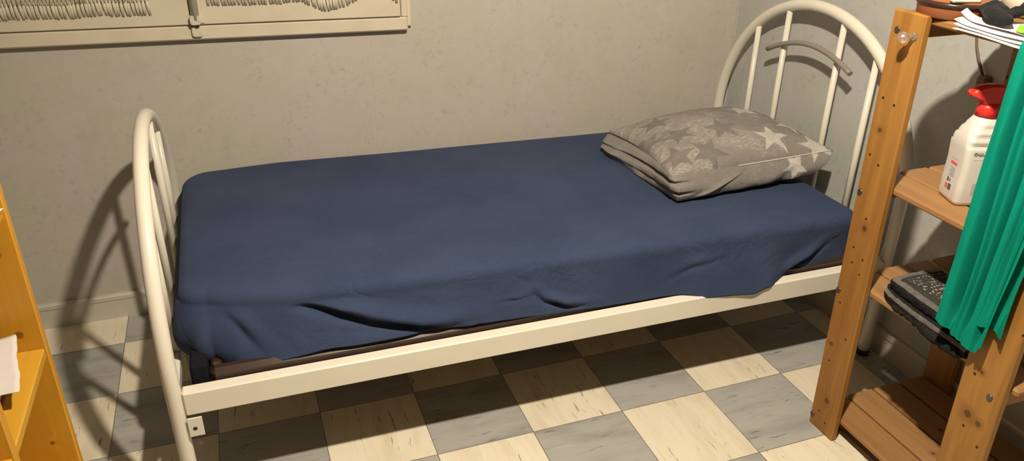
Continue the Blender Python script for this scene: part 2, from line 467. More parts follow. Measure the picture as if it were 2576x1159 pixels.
# ------------------------------------------------------------------ bed frame
bed = tag(empty('single_bed', (-1.16, -.57, 0)), 'cream tubular metal single bed frame with arched head and foot ends', 'bed')
def arch_path(x, yc, zc, r, z0=.012):
    P = [(x, yc-r, z0+(zc-z0)*k/12) for k in range(13)]
    P += [(x, yc-r*math.cos(PI*k/56), zc+r*math.sin(PI*k/56)) for k in range(1, 56)]
    P += [(x, yc+r, zc-(zc-z0)*k/12) for k in range(13)]
    return P
ENDS = [('headboard', -.06, -.5625, .575, .525, (-.235, -.40, -.685, -.858), -1, (-.330, -.775, .902, .057)),
        ('footboard', -2.2655, -.555, .389, .516, (-.235, -.395, -.695, -.862), -1, (-.330, -.775, .712, .057))]
for nm, x, yc, zc, r, ups, sgn, bar in ENDS:
    m = MB(); m.tube(arch_path(x, yc, zc, r), .0195, 24)
    a = obj(nm, m, M['white'], bed)
    for y in (yc-r, yc+r):
        fm = MB(); fm.lathe((x, y, 0), [(0, 0), (.022, 0), (.0225, .012), (.0215, .022), (.0195, .022)], 24)
        obj('rubber_foot', fm, M['rubber'], a)
    for y in ups:
        m = MB(); zt = zc+math.sqrt(r*r-(y-yc)**2)-.012
        m.tube([(x, y, .33), (x, y, zt)], .0105, 16); obj('spindle', m, M['white'], bed)
    m = MB(); m.box((x-.012, yc-r, .315), (x+.012, yc+r, .365), .003); obj('crossbar', m, M['white'], bed)
    # curved grey bar welded across the two middle spindles
    y0, y1, zb, rise = bar; P = []
    for k in range(25):
        t = k/24; y = lerp(y0, y1, t)
        P.append((x+sgn*.018, y, zb+rise*math.sin(PI*t)**.9 + .02*t))
    m = MB(); m.tube(P, .0095, 14); o = obj('decorative_bar', m, M['barmetal'], bed); o['label'] = 'bare grey curved bar'
for side in (-1, 1):
    if side < 0:
        f = lambda x, y, z: (x, y-.022*(x+2.25)/2.15, z); y0, y1 = -1.084, -1.048
    else:
        f = lambda x, y, z: (x, y-.02*(x+2.25)/2.15, z); y0, y1 = -.062, -.028
    m = MB(); m.box((-2.246, y0, .308), (-.082, y1, .378), .004, fn=f)
    m.box((-2.246, min(y1, y1-side*.045), .318), (-.082, max(y1, y1-side*.045), .332), .002, fn=f)  # inner ledge under the base, added to block light leaking past the rail
    rl = obj('side_rail', m, M['white'], bed)
    for bx in (-2.246, -.118):
        b = MB(); yy = (y0-.008) if side < 0 else (y1+.004)
        b.box((bx, yy, .248), (bx+.036, yy+.004, .306), .0012, fn=f)
        bo = obj('rail_bracket', b, M['white'], bed)
        h = MB(); yy2 = yy-.0006 if side < 0 else yy+.0046
        h.tube([f(bx+.016, yy2, .273), f(bx+.016, yy2+.003, .273)], .0055, 14); obj('screw_hole', h, M['rubber'], bo)

base = tag(empty('slatted_platform', (-1.16, -.57, .33)), 'brown lacquered slatted base lying inside the cream bed frame', 'bed base')
def rot_off(x): return -.020*(x+2.2)/2.0
def bpath(y): return [(-2.19, y, .3725), (-.12, y+rot_off(-.12), .3725)]
for y in (-1.022, -.095):
    m = MB(); m.box((-2.176, y-.022, .334), (-.12, y+.016, .402), .012, fn=lambda a, b, c: (a, b+rot_off(a), c)); obj('base_rail', m, M['brown'], base)
for x in (-2.160, -.135):
    m = MB(); m.box((x-.014, -1.004+rot_off(x), .345), (x+.014, -.111+rot_off(x), .398), .006); obj('base_end', m, M['brown'], base)
for k in range(14):
    x = -2.09+k*.142
    m = MB(); m.box((x-.034, -1.004+rot_off(x), .388), (x+.034, -.111+rot_off(x), .398), .003); obj('slat', m, M['slatply'], base)

# ------------------------------------------------------------------ mattress and sheet
YFT = [(-2.235, -.900), (-2.10, -.955), (-1.95, -.985), (-1.68, -1.010), (-1.29, -1.028), (-.72, -1.050), (-.165, -1.056)]
YBT = [(-2.235, -.075), (-1.9, -.052), (-1.4, -.078), (-.6, -.105), (-.165, -.110)]
def ztop(x): return lerp(.566, .553, (x+2.23)/2.06)
mm = MB(); rows = []
def mloop(ins, z):
    L = []; xs = [lerp(-2.205, -.19, k/40) for k in range(41)]
    for x in xs: L.append((x, table(YFT, x)+.03+ins, z))
    for x in reversed(xs): L.append((x, table(YBT, x)-.03-ins, z))
    return L
rows = [mloop(.012, .404), mloop(0, .415), mloop(0, .535), mloop(.012, .547)]
mm.grid(rows, closed=True)
n_ = len(rows[0])
mm.f += [list(range(n_)), [3*n_+i for i in range(n_)]]; mm.mi += [0, 0]; mm.sm += [False]*2
mt = obj('mattress', mm, M['matt'], origin=(-1.2, -.55, .404))
tag(mt, 'dark mattress under the navy sheet, bare at its foot corner', 'mattress')
ms = MB(); ms.box((-2.222, -1.040, .350), (-2.179, -.93, .425), .006)
obj('corner_strap', ms, M['matt'], mt)

HEM = [(-2.236, .352), (-2.20, .362), (-2.145, .376), (-2.068, .385), (-1.968, .397), (-1.875, .407), (-1.802, .404), (-1.694, .405), (-1.583, .404), (-1.468, .403),
       (-1.349, .398), (-1.226, .390), (-1.098, .385), (-.966, .381), (-.83, .382), (-.80, .380), (-.755, .372), (-.68, .367), (-.59, .360), (-.545, .372), (-.49, .378), (-.44, .382), (-.383, .383), (-.29, .385), (-.206, .39)]
HEMY = [(-2.236, .03), (-2.10, .065), (-1.95, .055), (-1.6, .037), (-1.2, .022), (-.90, .012), (-.83, .018), (-.76, .046), (-.60, .054), (-.53, .050), (-.46, .016), (-.40, .0), (-.16, -.01)]
# creases on the hanging side: polyline in (x, z), amplitude, width; cloth above stands proud, below falls back
CRE = [([(-2.01, .556), (-1.95, .540), (-1.883, .513), (-1.76, .464), (-1.63, .428), (-1.48, .408)], .030, .017),
       ([(-1.325, .454), (-1.297, .466), (-1.271, .440), (-1.202, .412), (-1.11, .396)], .020, .010),
       ([(-.285, .474), (-.367, .428), (-.45, .396), (-.51, .380)], .024, .013),
       ([(-1.41, .556), (-1.34, .53), (-1.28, .48)], .006, .013),
       ([(-2.135, .552), (-2.107, .515), (-2.067, .457), (-2.02, .405)], .014, .015),
       ([(-1.42, .458), (-1.35, .455), (-1.30, .463)], .008, .006),
       ([(-.66, .492), (-.80, .472), (-.90, .43)], .005, .011),
       ([(-1.86, .455), (-1.76, .440), (-1.66, .410)], .006, .012)]
def pl_dist(P, x, z):
    best = (9, 0, 0)
    for (x0, z0), (x1, z1) in zip(P, P[1:]):
        dx, dz = x1-x0, z1-z0; L2 = dx*dx+dz*dz
        t = max(0, min(1, ((x-x0)*dx+(z-z0)*dz)/L2))
        qx, qz = x0+t*dx, z0+t*dz; d = math.hypot(x-qx, z-qz)
        if d < best[0]:
            s = dx*(z-qz)-dz*(x-qx)
            if dx < 0: s = -s
            best = (d, 1 if s > 0 else -1, 0)
    # soft ends
    e = min(math.hypot(x-P[0][0], z-P[0][1]), math.hypot(x-P[-1][0], z-P[-1][1]))
    return best[0], best[1], e
def crease(x, z):
    o = 0
    for P, amp, wd in CRE:
        if x < min(p[0] for p in P)-.15 or x > max(p[0] for p in P)+.15: continue
        d, s, e = pl_dist(P, x, z)
        if d > wd*5: continue
        fade = ss(-.01, .13, e)
        sd = d*s
        o += amp*fade*(.8*math.exp(-((sd-wd*1.1)/(wd*1.3))**2) - .9*math.exp(-((sd+wd*.7)/(wd*.75))**2))
    return o
X0, X1 = -2.232, -.172
per = []           # (x, y, nx, ny) anticlockwise seen from above, starting at the front foot corner
def corner(cx, cy, a0, a1, r, n):
    return [(cx+r*math.cos(lerp(a0, a1, k/n)), cy+r*math.sin(lerp(a0, a1, k/n)), math.cos(lerp(a0, a1, k/n)), math.sin(lerp(a0, a1, k/n))) for k in range(n+1)]
r1, r2, r3, r4 = .07, .05, .05, .10
nF = 460
for k in range(nF+1):
    x = lerp(X0+r1, X1-r2, k/nF); per.append((x, table(YFT, x)-.006, 0, -1))
per += corner(X1-r2, table(YFT, X1-r2)-.006+r2, -PI/2, 0, r2, 12)[1:]
yb1 = table(YBT, X1-r3)+.006; yf1 = per[-1][1]
for k in range(1, 40): per.append((X1, lerp(yf1, yb1-r3, k/40), 1, 0))
per += corner(X1-r3, yb1-r3, 0, PI/2, r3, 12)
for k in range(1, 90):
    x = lerp(X1-r3, X0+r4, k/90); per.append((x, table(YBT, x)+.006, 0, 1))
yb0 = table(YBT, X0+r4)+.006
per += corner(X0+r4, yb0-r4, PI/2, PI, r4, 20)
yf0 = table(YFT, X0+r1)-.006+r1
for k in range(1, 50): per.append((X0, lerp(yb0-r4, yf0, k/50), -1, 0))
per += corner(X0+r1, yf0, PI, PI*1.5, r1, 30)[:-1]
Np = len(per)
rows = []
RAD = .034
def front_w(p): return max(0, -p[3])
for k in range(15):                        # top, from the middle out to the rounded edge
    t = k/14; row = []
    for (x, y, nx, ny) in per:
        px, py = x-nx*RAD, y-ny*RAD
        mx = min(max(px, X0+.42), X1-.42); my = (table(YFT, mx)+table(YBT, mx))/2
        e = 1-(1-t)**1.6
        qx, qy = lerp(mx, px, e), lerp(my, py, e)
        z = ztop(qx)+.006*(1-t**3)+.0035*noise.noise(Vector((qx*3.1, qy*3.1, 2.)))*min(1, 3*(1-t)+.2)
        ri = noise.noise(Vector((qx*7+qy*3, qy*16-qx*3, 5.)))
        z += .0012*ri*ss(.2, .8, t)
        row.append((qx, qy, z))
    rows.append(row)
NS = 44
for k in range(1, 9):
    a = PI/2*k/8; row = []
    for (x, y, nx, ny) in per:
        row.append((x-nx*RAD*(1-math.sin(a)), y-ny*RAD*(1-math.sin(a)), ztop(x)-RAD*(1-math.cos(a))))
    rows.append(row)
for k in range(1, NS+1):
    f = k/NS; row = []
    for i, (x, y, nx, ny) in enumerate(per):
        zt = ztop(x)-RAD
        fw = front_w((x, y, nx, ny))
        zh = lerp(.358 if nx < 0 else .392, table(HEM, x), fw)
        z = lerp(zt, zh, f)
        fl = table(HEMY, x)*(f**1.2)*fw
        d = crease(x, z)*ss(0, .22, f)*(1-.45*ss(.8, 1, f))*fw
        d += .0030*noise.noise(Vector((x*7, z*11, 1.7)))*ss(0, .3, f)*fw
        d += .0010*noise.noise(Vector((x*28+z*20, z*26, 4.7)))*ss(0, .4, f)*fw
        # gathered corner at the foot of the bed
        cw = math.exp(-((x-(X0+.03))/.09)**2)*(1 if ny < .3 else 0)
        if nx > 0: cw = 0
        ang = math.atan2(ny, nx)
        d += cw*(.006*math.sin(ang*7+f*3.)*ss(.1, .5, f)+.030*math.sin(PI*min(1, f*1.05))**.9-.006*ss(.72, 1, f))
        ox, oy = nx*d, ny*d - fl
        yy = y+oy
        row.append((x+ox, yy, z+.004*math.sin(x*60)*f*cw))
    rows.append(row)
# turn the hem under
last = rows[-1]; row = []
for (x, y, nx, ny), p in zip(per, last): row.append((p[0]-nx*.012, p[1]-ny*.012, p[2]+.006))
rows.append(row)
sm = MB(); sm.grid(rows, closed=True)
sh = obj('fitted_sheet', sm, M['sheet'], origin=(-1.2, -.55, .40))
tag(sh, 'navy blue fitted sheet stretched over the mattress, rumpled along its front', 'bed sheet')

# ------------------------------------------------------------------ pillow
pil = tag(empty('pillow', (-.42, -.55, .56)), 'grey pillow printed with pale and dark stars at the head of the bed', 'pillow')
SE = {'FL': (-.742, -.806, .655), 'FR': (-.098, -.790, .662), 'BR': (-.115, -.255, .640), 'BL': (-.70, -.290, .628)}
BO = {'FL': (-.722, -.826, .570), 'FR': (-.195, -.806, .582), 'BR': (-.170, -.265, .562), 'BL': (-.752, -.350, .563)}
def bil(Q, u, v):
    a = [lerp(lerp(Q['FL'][i], Q['FR'][i], u), lerp(Q['BL'][i], Q['BR'][i], u), v) for i in range(3)]
    return a
def star(px, py, cx, cy, R, rot):
    dx, dy = px-cx, py-cy; r = math.hypot(dx, dy)
    if r > R: return False
    th = (math.atan2(dy, dx)-rot) % (2*PI/5); th = abs(th-PI/5)   # 0 at valley, PI/5 at tip
    th = PI/5-th
    # edge from tip (R,0) to valley (R*.4 at 36deg)
    rv = .40*R; ax, ay = R, 0; bx, by = rv*math.cos(PI/5), rv*math.sin(PI/5)
    qx, qy = r*math.cos(th), r*math.sin(th)
    return (bx-ax)*(qy-ay)-(by-ay)*(qx-ax) > 0
LIGHT = [(-.301, -.712, .070, 1.35), (-.150, -.765, .072, .35), (-.262, -.470, .075, .2), (-.168, -.622, .066, .9), (-.262, -.826, .052, 2.0)]
DARK = [(-.607, -.607, .066, .4), (-.566, -.738, .074, .95), (-.455, -.636, .070, .2), (-.61, -.455, .066, 1.1), (-.69, -.55, .060, .5), (-.675, -.725, .070, .2)]
def pattern(x, y, top):
    base = Vector((.215, .200, .185)); wm = 0.
    n1 = noise.noise(Vector((x*9, y*9, 0))); n2 = noise.noise(Vector((x*34, y*34, 3)))
    c = base*(1+.10*n1)
    if top:
        c = base*(1.05+.12*n1)
        # worn pale weave, strongest on the left half and towards the front
        wm = ss(-.20, .45, noise.noise(Vector((x*7+3, y*12, 7)))*.8 + noise.noise(Vector((x*22+3, y*40, 7)))*.45 + (-.40-x)*1.1 + .10)
        wm *= ss(-.20, -.30, x)*.75+.25
        for s in DARK:
            if star(x, y, *s): c = Vector((.172, .160, .148))*(1+.14*n2); wm *= .12
    else: c = base*(.95+.16*n1+.12*n2)
    for s in LIGHT:
        if star(x, y, *s): c = Vector((.50, .475, .44))*(1+.08*n2); wm = 0.
    if not top and wm == 0.: wm = .16
    return (c[0], c[1], c[2], wm)
NU, NV = 200, 170
cols = []
pm = MB(); rows = []
def seam(u, v):
    x, y, z = bil(SE, u, v)
    ye = .018*math.sin(PI*u)*(1 if v < .5 else -1)*abs(2*v-1)**3
    xe = .02*math.sin(PI*v)*(1 if u < .5 else -1)*abs(2*u-1)**3
    z -= .012*math.sin(PI*u)*abs(2*v-1)**3 if v < .5 else 0
    return x+xe, y+ye, z
for j in range(NV+1):
    row = []
    for i in range(NU+1):
        u, v = i/NU, j/NV
        x, y, z = seam(u, v)
        d = (4*u*(1-u))**.55*(4*v*(1-v))**.6
        z += .089*d*(1+.12*(v-.5))
        z += .007*noise.noise(Vector((x*8, y*8, 9)))*min(1, d*2)+.0025*noise.noise(Vector((x*26, y*26, 9)))
        z -= .004*abs(noise.noise(Vector((x*20-y*9, y*12, 4))))*math.exp(-u*7)*3
        row.append((x, y, z)); cols.append(pattern(x, y, True))
    rows.append(row)
pm.grid(rows)
def with_colour(o, cols):
    a = o.data.color_attributes.new('print', 'FLOAT_COLOR', 'POINT')
    flat = []
    for c in cols: flat += list(c)
    a.data.foreach_set('color', flat)
def col_obj(name, mb, cols, parent):
    o = obj(name, mb, M['pillow'], parent); with_colour(o, cols); return o
po = col_obj('pillow_top', pm, cols, pil)
po['label'] = 'star-printed top panel'
# sides: from the seam down to the bed, bulging, plus the underside
loop = [(i/NU, 0.) for i in range(NU)]+[(1., j/NV) for j in range(NV)]+[(1-i/NU, 1.) for i in range(NU)]+[(0., 1-j/NV) for j in range(NV)]
rows = []; cols = []; NR = 36
for k in range(NR+1):
    f = k/NR; row = []
    for (u, v) in loop:
        s = seam(u, v); b = bil(BO, u, v)
        if k == 0: p = (s[0], s[1], s[2])
        else: p = [lerp(s[i], b[i], f) for i in range(3)]
        nx = -1 if u == 0 and 0 < v < 1 else (1 if u == 1 and 0 < v < 1 else 0)
        ny = -1 if v == 0 else (1 if v == 1 else 0)
        bl = .022*math.sin(PI*f)**.8*(1 if nx == 0 else .5)
        bl += .004*noise.noise(Vector((p[0]*18, p[1]*18, p[2]*30)))*ss(0, .2, f)
        q = v if u == 0 else (0 if u < .5 else 1)
        if u == 0 or (v in (0., 1.) and u < .12):        # folded mouth of the pillowcase on the left
            fw = 1 if u == 0 else 1-u/.12
            bl += fw*((-.016*abs(math.cos(f**.9*PI*2.5-v*2.3+.8))**7+.004)*ss(.0, .10, f)*(1-ss(.62, .85, f)))
            if u == 0: bl += .026*math.exp(-((v-.86)/.22)**2)*math.sin(PI*min(1, f*1.05))**1.2*ss(.15, .7, f)
        if ny < 0:
            bl += .010*math.exp(-((u-(.12+.35*(1-f)))/.03)**2)*ss(.05, .3, f)*(1-ss(.8, 1, f))   # diagonal fold
            bl -= .010*math.exp(-((u-.78)/.06)**2)*ss(.2, .6, f)
        z = p[2]
        row.append((p[0]+nx*bl, p[1]+ny*bl, z))
        cols.append(pattern(p[0], -.80-(s[2]-z) if ny < 0 else p[1]+9, False))
    rows.append(row)
# underside
for e in (.8, .4, .02):
    row = []
    for (u, v) in loop:
        b = bil(BO, .5+(u-.5)*e, .5+(v-.5)*e); row.append((b[0], b[1], b[2]-.004*(1-e))); cols.append((.2, .185, .17, 0.))
    rows.append(row)
ps = MB(); ps.grid(rows, closed=True)
so = col_obj('pillow_side', ps, cols, pil)
so['label'] = 'plain grey side of the pillowcase with folded mouth'
pp = MB()
pp.tube([(seam(u/60, 0)[0], seam(u/60, 0)[1]-.003, seam(u/60, 0)[2]+.001) for u in [k*.5 for k in range(50, 119)]], .0020, 8)
obj('piping', pp, M['piping'], pil)['label'] = 'white edge piping'

# ------------------------------------------------------------------ wooden shelving unit
def ln(x, y, z): return (x, y+.026*z, z)
shf = tag(empty('shelving_unit', (-.25, -1.6, 0)), 'orange stained pine slatted shelving unit standing at the head of the bed', 'shelves')
XF = -.475
def onA(y, z, r): return (XF, y+0*.026*z, z, r)
knA = [onA(-1.331, .957, .008), onA(-1.358, .687, .010), onA(-1.338, .30, .009), onA(-1.372, .115, .0105), onA(-1.30, .78, .006)]
hoA = [(XF, -1.318, .885, .0042), (XF, -1.353, .868, .0042), (XF, -1.318, 1.038, .0045), (XF, -1.357, 1.03, .0042), (XF, -1.356, .715, .0042), (XF, -1.337, .62, .004), (XF, -1.377, .60, .004),
       (XF, -1.343, .575, .004), (XF, -1.378, .555, .004), (XF, -1.335, .44, .004), (XF, -1.385, .345, .004), (XF, -1.345, .245, .004), (XF, -1.352, .063, .004), (XF, -1.385, .04, .004)]
knB = [(XF, -1.790, .398, .012), (XF, -1.822, .392, .009), (XF, -1.79, .52, .006), (XF, -1.83, .85, .009)]
hoB = [(XF, -1.85, .66, .0045), (XF, -1.775, .505, .0048), (XF, -1.79, .362, .0045), (XF, -1.838, .335, .0045), (XF, -1.84, .76, .0045)]
M['postA'] = mat_wood('stained_pine_post_left', WL, WD, 'z', knA, hoA, contrast=1.25)
M['postB'] = mat_wood('stained_pine_post_right', WL, WD, 'z', knB, hoB, contrast=1.1)
M['postC'] = mat_wood('stained_pine_back', WL, WD, 'z', [(-.041, -1.34, .26, .006)], [(-.041, -1.325, .32, .006), (-.041, -1.36, .27, .006), (-.041, -1.30, 1.05, .006)])
M['batten'] = mat_wood('stained_pine_batten', WL, WD, 'x')
M['slat'] = mat_wood('pine_slat', WPL, WPD, 'y', [(-.30, -1.62, .07, .007), (-.20, -1.55, .07, .008)], contrast=.9)
YA0, YA1, YB0, YB1 = -1.423, -1.322, -1.868, -1.757
TP = .021
for (x0, x1, y0, y1, mt_) in ((XF, XF+TP, YA0, YA1, 'postA'), (XF, XF+TP, YB0, YB1, 'postB'), (-.041, -.02, YA0, YA1, 'postC'), (-.041, -.02, YB0, YB1, 'postC')):
    m = MB(); m.box((x0, y0, 0), (x1, y1, 1.255), .003, fn=ln); obj('post', m, M[mt_], shf)
LEV = (.072, .515, .818, 1.250)
for zt in LEV:
    for y0 in (-1.352, -1.853):
        m = MB(); m.box((XF+TP, y0, zt-.066), (-.041, y0+.030, zt-.021), .002, fn=ln); obj('batten', m, M['batten'], shf)
    for k in range(4):
        x0 = -.450+k*.103
        x1 = x0+.095
        m = MB(); m.box((x0, YB0-.013, zt-.020), (x1, YA1-.004, zt), .005, fn=ln); obj('slat', m, M['slat'], shf)
for (y, z) in ((-1.3135, 1.209), (-1.315, .777), (-1.320, .475), (-1.331, .035), (-1.827, .475), (-1.80, .035), (-1.795, .777)):
    m = MB(); m.tube([(XF+.002, y, z), (XF-.003, y, z)], [.0085, .0075], 14); m.box((XF-.0036, y-.006, z-.001), (XF-.0029, y+.006, z+.001))
    obj('bolt', m, M['steel'], shf)
# clear knob hook screwed to the left post
hk = tag(empty('coat_hook', (XF, -1.345, 1.20)), 'clear plastic knob hook fixed near the top of the left shelf post', 'hook')
m = MB(); m.lathe((0, 0, 0), [(0, 0), (.009, .001), (.009, .003), (.0065, .006), (.0062, .020), (.0075, .027)], 20)
m.v = [(XF-z, -1.370+x, 1.204+y) for x, y, z in m.v]; obj('stem', m, M['clear'], hk)
m = MB(); m.lathe((0, 0, 0), [(0, .024), (.007, .0245), (.0115, .029), (.0135, .036), (.0115, .043), (.007, .0475), (0, .049)], 14, smooth=False)
m.v = [(XF-z, -1.370+x, 1.204+y) for x, y, z in m.v]; obj('knob', m, M['clear'], hk)

# ------------------------------------------------------------------ spray bottle
ZS2 = .818
th = math.atan2(-.34, .94); ca, sa = math.cos(th), math.sin(th)
BC = (-.325, -1.508)
def bp(a, b, z): return (BC[0]+a*ca-b*sa, BC[1]+a*sa+b*ca, ZS2+z)
sp = tag(empty('spray_bottle', (BC[0], BC[1], ZS2)), 'white spray bottle with red trigger head on the middle shelf', 'bottle')
def rrect(wd, dp, r, n=8):
    L = []
    for cx, cy, a0 in ((wd-r, dp-r, 0), (-wd+r, dp-r, PI/2), (-wd+r, -dp+r, PI), (wd-r, -dp+r, 1.5*PI)):
        for k in range(n+1):
            a = a0+PI/2*k/n; L.append((cx+r*math.cos(a), cy+r*math.sin(a)))
    return L
PR = [(0, .050, .040), (.003, .054, .044), (.012, .0565, .0465), (.05, .0565, .0465), (.105, .0565, .0465), (.143, .0560, .0465), (.150, .0550, .0455), (.155, .0540, .0385), (.160, .0528, .0425), (.169, .0500, .0425), (.174, .0480, .0345), (.180, .0455, .0385),
      (.188, .042, .0375), (.193, .039, .030), (.199, .0365, .033), (.208, .031, .030), (.216, .026, .026), (.224, .021, .021)]
rows = []
for z, wd, dp in PR:
    sx = -.012*ss(.1, .21, z)
    rows.append([bp(x+sx, y, z) for x, y in rrect(wd, dp, min(wd, dp)*(.32+.6*ss(.15, .215, z)))])
m = MB(); m.grid(rows, closed=True); n0 = len(rows[0]); m.f += [list(range(n0))]; m.mi += [0]; m.sm += [False]
body = obj('bottle_body', m, M['bottle'], sp)
m = MB(); m.lathe((0, 0, 0), [(0, .219), (.0265, .219), (.0260, .242), (.0215, .250), (0, .251)], 28)
m.v = [bp(x-.012, y, z) for x, y, z in m.v]; obj('collar', m, M['red'], sp)
# trigger head: profile in (a, z), nozzle towards -a
hp = [(-.012, .248), (-.014, .258), (-.030, .264), (-.043, .268), (-.046, .276), (-.038, .283), (-.026, .290), (-.005, .295), (.025, .294), (.045, .288), (.056, .278), (.058, .266), (.048, .262), (.034, .259), (.032, .248)]
def extr(prof, hw, taper=.75):
    m = MB(); n = len(prof); cx = sum(p[0] for p in prof)/n; cz = sum(p[1] for p in prof)/n
    rows = []
    for b, s in ((-hw, taper), (-hw*.7, 1), (hw*.7, 1), (hw, taper)):
        rows.append([bp(cx+(a-cx)*s-.022, b, cz+(z-cz)*s) for a, z in prof])
    m.grid(rows, closed=True, smooth=True); m.f += [list(range(n)), [3*n+i for i in range(n)]]; m.mi += [0, 0]; m.sm += [False]*2
    return m
obj('trigger_head', extr(hp, .016, .86), M['red'], sp)
obj('trigger', extr([(.020, .262), (.034, .262), (.030, .248), (.034, .232), (.044, .216), (.038, .214), (.026, .228), (.020, .246)], .008), M['ivory'], sp)
m = MB(); m.tube([bp(-.066, 0, .275), bp(-.070, 0, .273)], .007, 12); obj('nozzle', m, M['red'], sp)
# printed side panel (thin raised decals on the narrow face, at -a)
lb = MB()
def decal_side(b0, b1, z0, z1, mi, off=.0008):
    a = -.0565-off; lb.add([bp(a, b0, z0), bp(a, b1, z0), bp(a, b1, z1), bp(a, b0, z1), bp(a+.001, b0, z0), bp(a+.001, b1, z0), bp(a+.001, b1, z1), bp(a+.001, b0, z1)],
        [(0, 1, 2, 3), (0, 1, 5, 4), (1, 2, 6, 5), (2, 3, 7, 6), (3, 0, 4, 7)], mi)
for k in range(9): decal_side(-.013, .013-.002*(k % 2), .108+k*.0044, .1098+k*.0044, 0)
decal_side(-.014, .013, .094, .101, 1)
for k in range(7): decal_side(-.013, .011-.003*(k % 3), .064+k*.0036, .0662+k*.0036, 0)
decal_side(.004, .010, .048, .058, 2); decal_side(-.004, .000, .050, .056, 2)
decal_side(.003, .013, .030, .042, 1)
for k in range(5): decal_side(-.012+k*.0026, -.0107+k*.0026, .029, .044, 2)
obj('back_label', lb, [M['lab_grey'], M['lab_red'], M['lab_dark']], body)
# broad face lettering, upside down, and the rule beneath it
def face_pt(a, z, off=.0006): return bp(a, -.0462-off, z)
m = MB()
def decal_face(a0, a1, z0, z1, mi):
    m.add([face_pt(a0, z0), face_pt(a1, z0), face_pt(a1, z1), face_pt(a0, z1), face_pt(a0, z0, -.001), face_pt(a1, z0, -.001), face_pt(a1, z1, -.001), face_pt(a0, z1, -.001)],
          [(0, 1, 2, 3), (0, 1, 5, 4), (1, 2, 6, 5), (2, 3, 7, 6), (3, 0, 4, 7)], mi)
decal_face(-.040, .03, .1215, .1225, 0)
obj('printed_rule', m, [M['lab_grey'], M['lab_dark']], body)
m = MB(); decal_face(-.026, .03, .030, .062, 0); obj('front_label', m, [M['lab_grey'], M['lab_dark']], body)
cu = bpy.data.curves.new('lettering', 'FONT'); cu.body = 'irmo'; cu.size = .0165; cu.extrude = .0004
to = bpy.data.objects.new('lettering_tmp', cu); C.objects.link(to)
bpy.context.view_layer.update()
me = bpy.data.meshes.new_from_object(to.evaluated_get(bpy.context.evaluated_depsgraph_get()))
mx = max(v.co.x for v in me.vertices)
m = MB(); m.v = [face_pt(-.027-(v.co.x-mx/2)*1.0, .141-(v.co.y), .0012+v.co.z*.5) for v in me.vertices]
m.f = [list(p.vertices) for p in me.polygons]; m.mi = [0]*len(m.f); m.sm = [False]*len(m.f)
bpy.data.objects.remove(to); bpy.data.meshes.remove(me)
obj('lettering', m, M['lab_dark'], body)

# ------------------------------------------------------------------ folded knitted rug on the lower shelf
ZS1 = .516
RP = [(-.255, -1.428), (-.33, -1.424), (-.395, -1.428), (-.428, -1.445), (-.446, -1.475), (-.455, -1.53), (-.460, -1.60), (-.462, -1.67), (-.463, -1.735)]
def cat(P, n):
    Q = []
    for i in range(len(P)-1):
        p0 = P[max(0, i-1)]; p1 = P[i]; p2 = P[i+1]; p3 = P[min(len(P)-1, i+2)]
        for k in range(n):
            t = k/n
            Q.append(tuple(.5*(2*b+(c-a)*t+(2*a-5*b+4*c-d)*t*t+(3*b-a-3*c+d)*t**3) for a, b, c, d in zip(p0, p1, p2, p3)))
    return Q+[P[-1]]
path = cat(RP, 12); NT = len(path)-1
z0 = ZS1+.002; rows = []; mis = None
for i, (px, py) in enumerate(path):
    t = i/NT
    qx, qy = path[min(i+1, NT)]; rx_, ry_ = path[max(i-1, 0)]
    tx, ty = qx-rx_, qy-ry_; L_ = math.hypot(tx, ty); tx /= L_; ty /= L_
    nx, ny = ty, -tx                                  # outward (to -x on the long front)
    if nx > 0: nx, ny = -nx, -ny
    if t < .3 and ny < 0 and abs(ny) > abs(nx): nx, ny = -nx, -ny
    h = .024+.010*ss(.2, .6, t)
    sec = []
    def lobe(zb, h, inset):
        for k in range(13):
            a = -PI/2+PI*k/12
            mi = 1 if (7 <= k <= 9 if inset == 0 else k >= 9) else 0
            w_ = .012*math.cos(a)**.8 if math.cos(a) > 1e-6 else 0
            sec.append((px-nx*inset+nx*w_, py-ny*inset+ny*w_, zb+h/2+h/2*math.sin(a), mi))
    lobe(z0, h, 0.); lobe(z0+h*.95, h, .008+.006*t)
    sx, sy = lerp(-.25, -.20, t), lerp(-1.50, -1.735, t)      # spine of the folded top
    bx, by = px-nx*.016, py-ny*.016; zt_ = z0+h*1.93
    for k in range(1, 15):
        u = (k/14)**1.5
        sec.append((lerp(bx, sx, u), lerp(by, sy, u), zt_+.016*math.sin(PI*u*.75)*ss(.1, .6, t)-.006*u, 2 if k > 2 else 3))
    sec.append((sx+.01, sy, z0, 0)); sec.append((px-nx*.02, py-ny*.02, z0, 0))
    mis = [q[3] for q in sec]
    rows.append([(x+.0025*noise.noise(Vector((x*70, y*70, z*90))), y+.0025*noise.noise(Vector((x*70, y*70, z*90+5))), max(z0-.0005, z+.002*noise.noise(Vector((x*60, y*60, z*60))))) for x, y, z, _ in sec])
m, nt, b = new_mat('dotted_weave'); n = NB(nt)
vo = n.node('ShaderNodeTexVoronoi', feature='F1'); n.put(vo.inputs['Vector'], n.vmath('MULTIPLY', n.geo(), (125, 72, 0))); vo.inputs['Scale'].default_value = 1.; vo.inputs['Randomness'].default_value = .4
dots = n.math('SUBTRACT', 1., n.ramp(vo.outputs['Distance'], .20, .36))
n.put(b.inputs['Base Color'], n.mix(dots, (.032, .029, .026), (.36, .34, .31))); b.inputs['Roughness'].default_value = .95
n.put(b.inputs['Normal'], n.bump(dots, .5, .004)); M['dots'] = m
rm = MB(); rm.grid([list(r) for r in zip(*rows)], mifn=lambda i, j: mis[i])
rm.grid([[r[-1] for r in rows], [r[0] for r in rows]], mi=0)
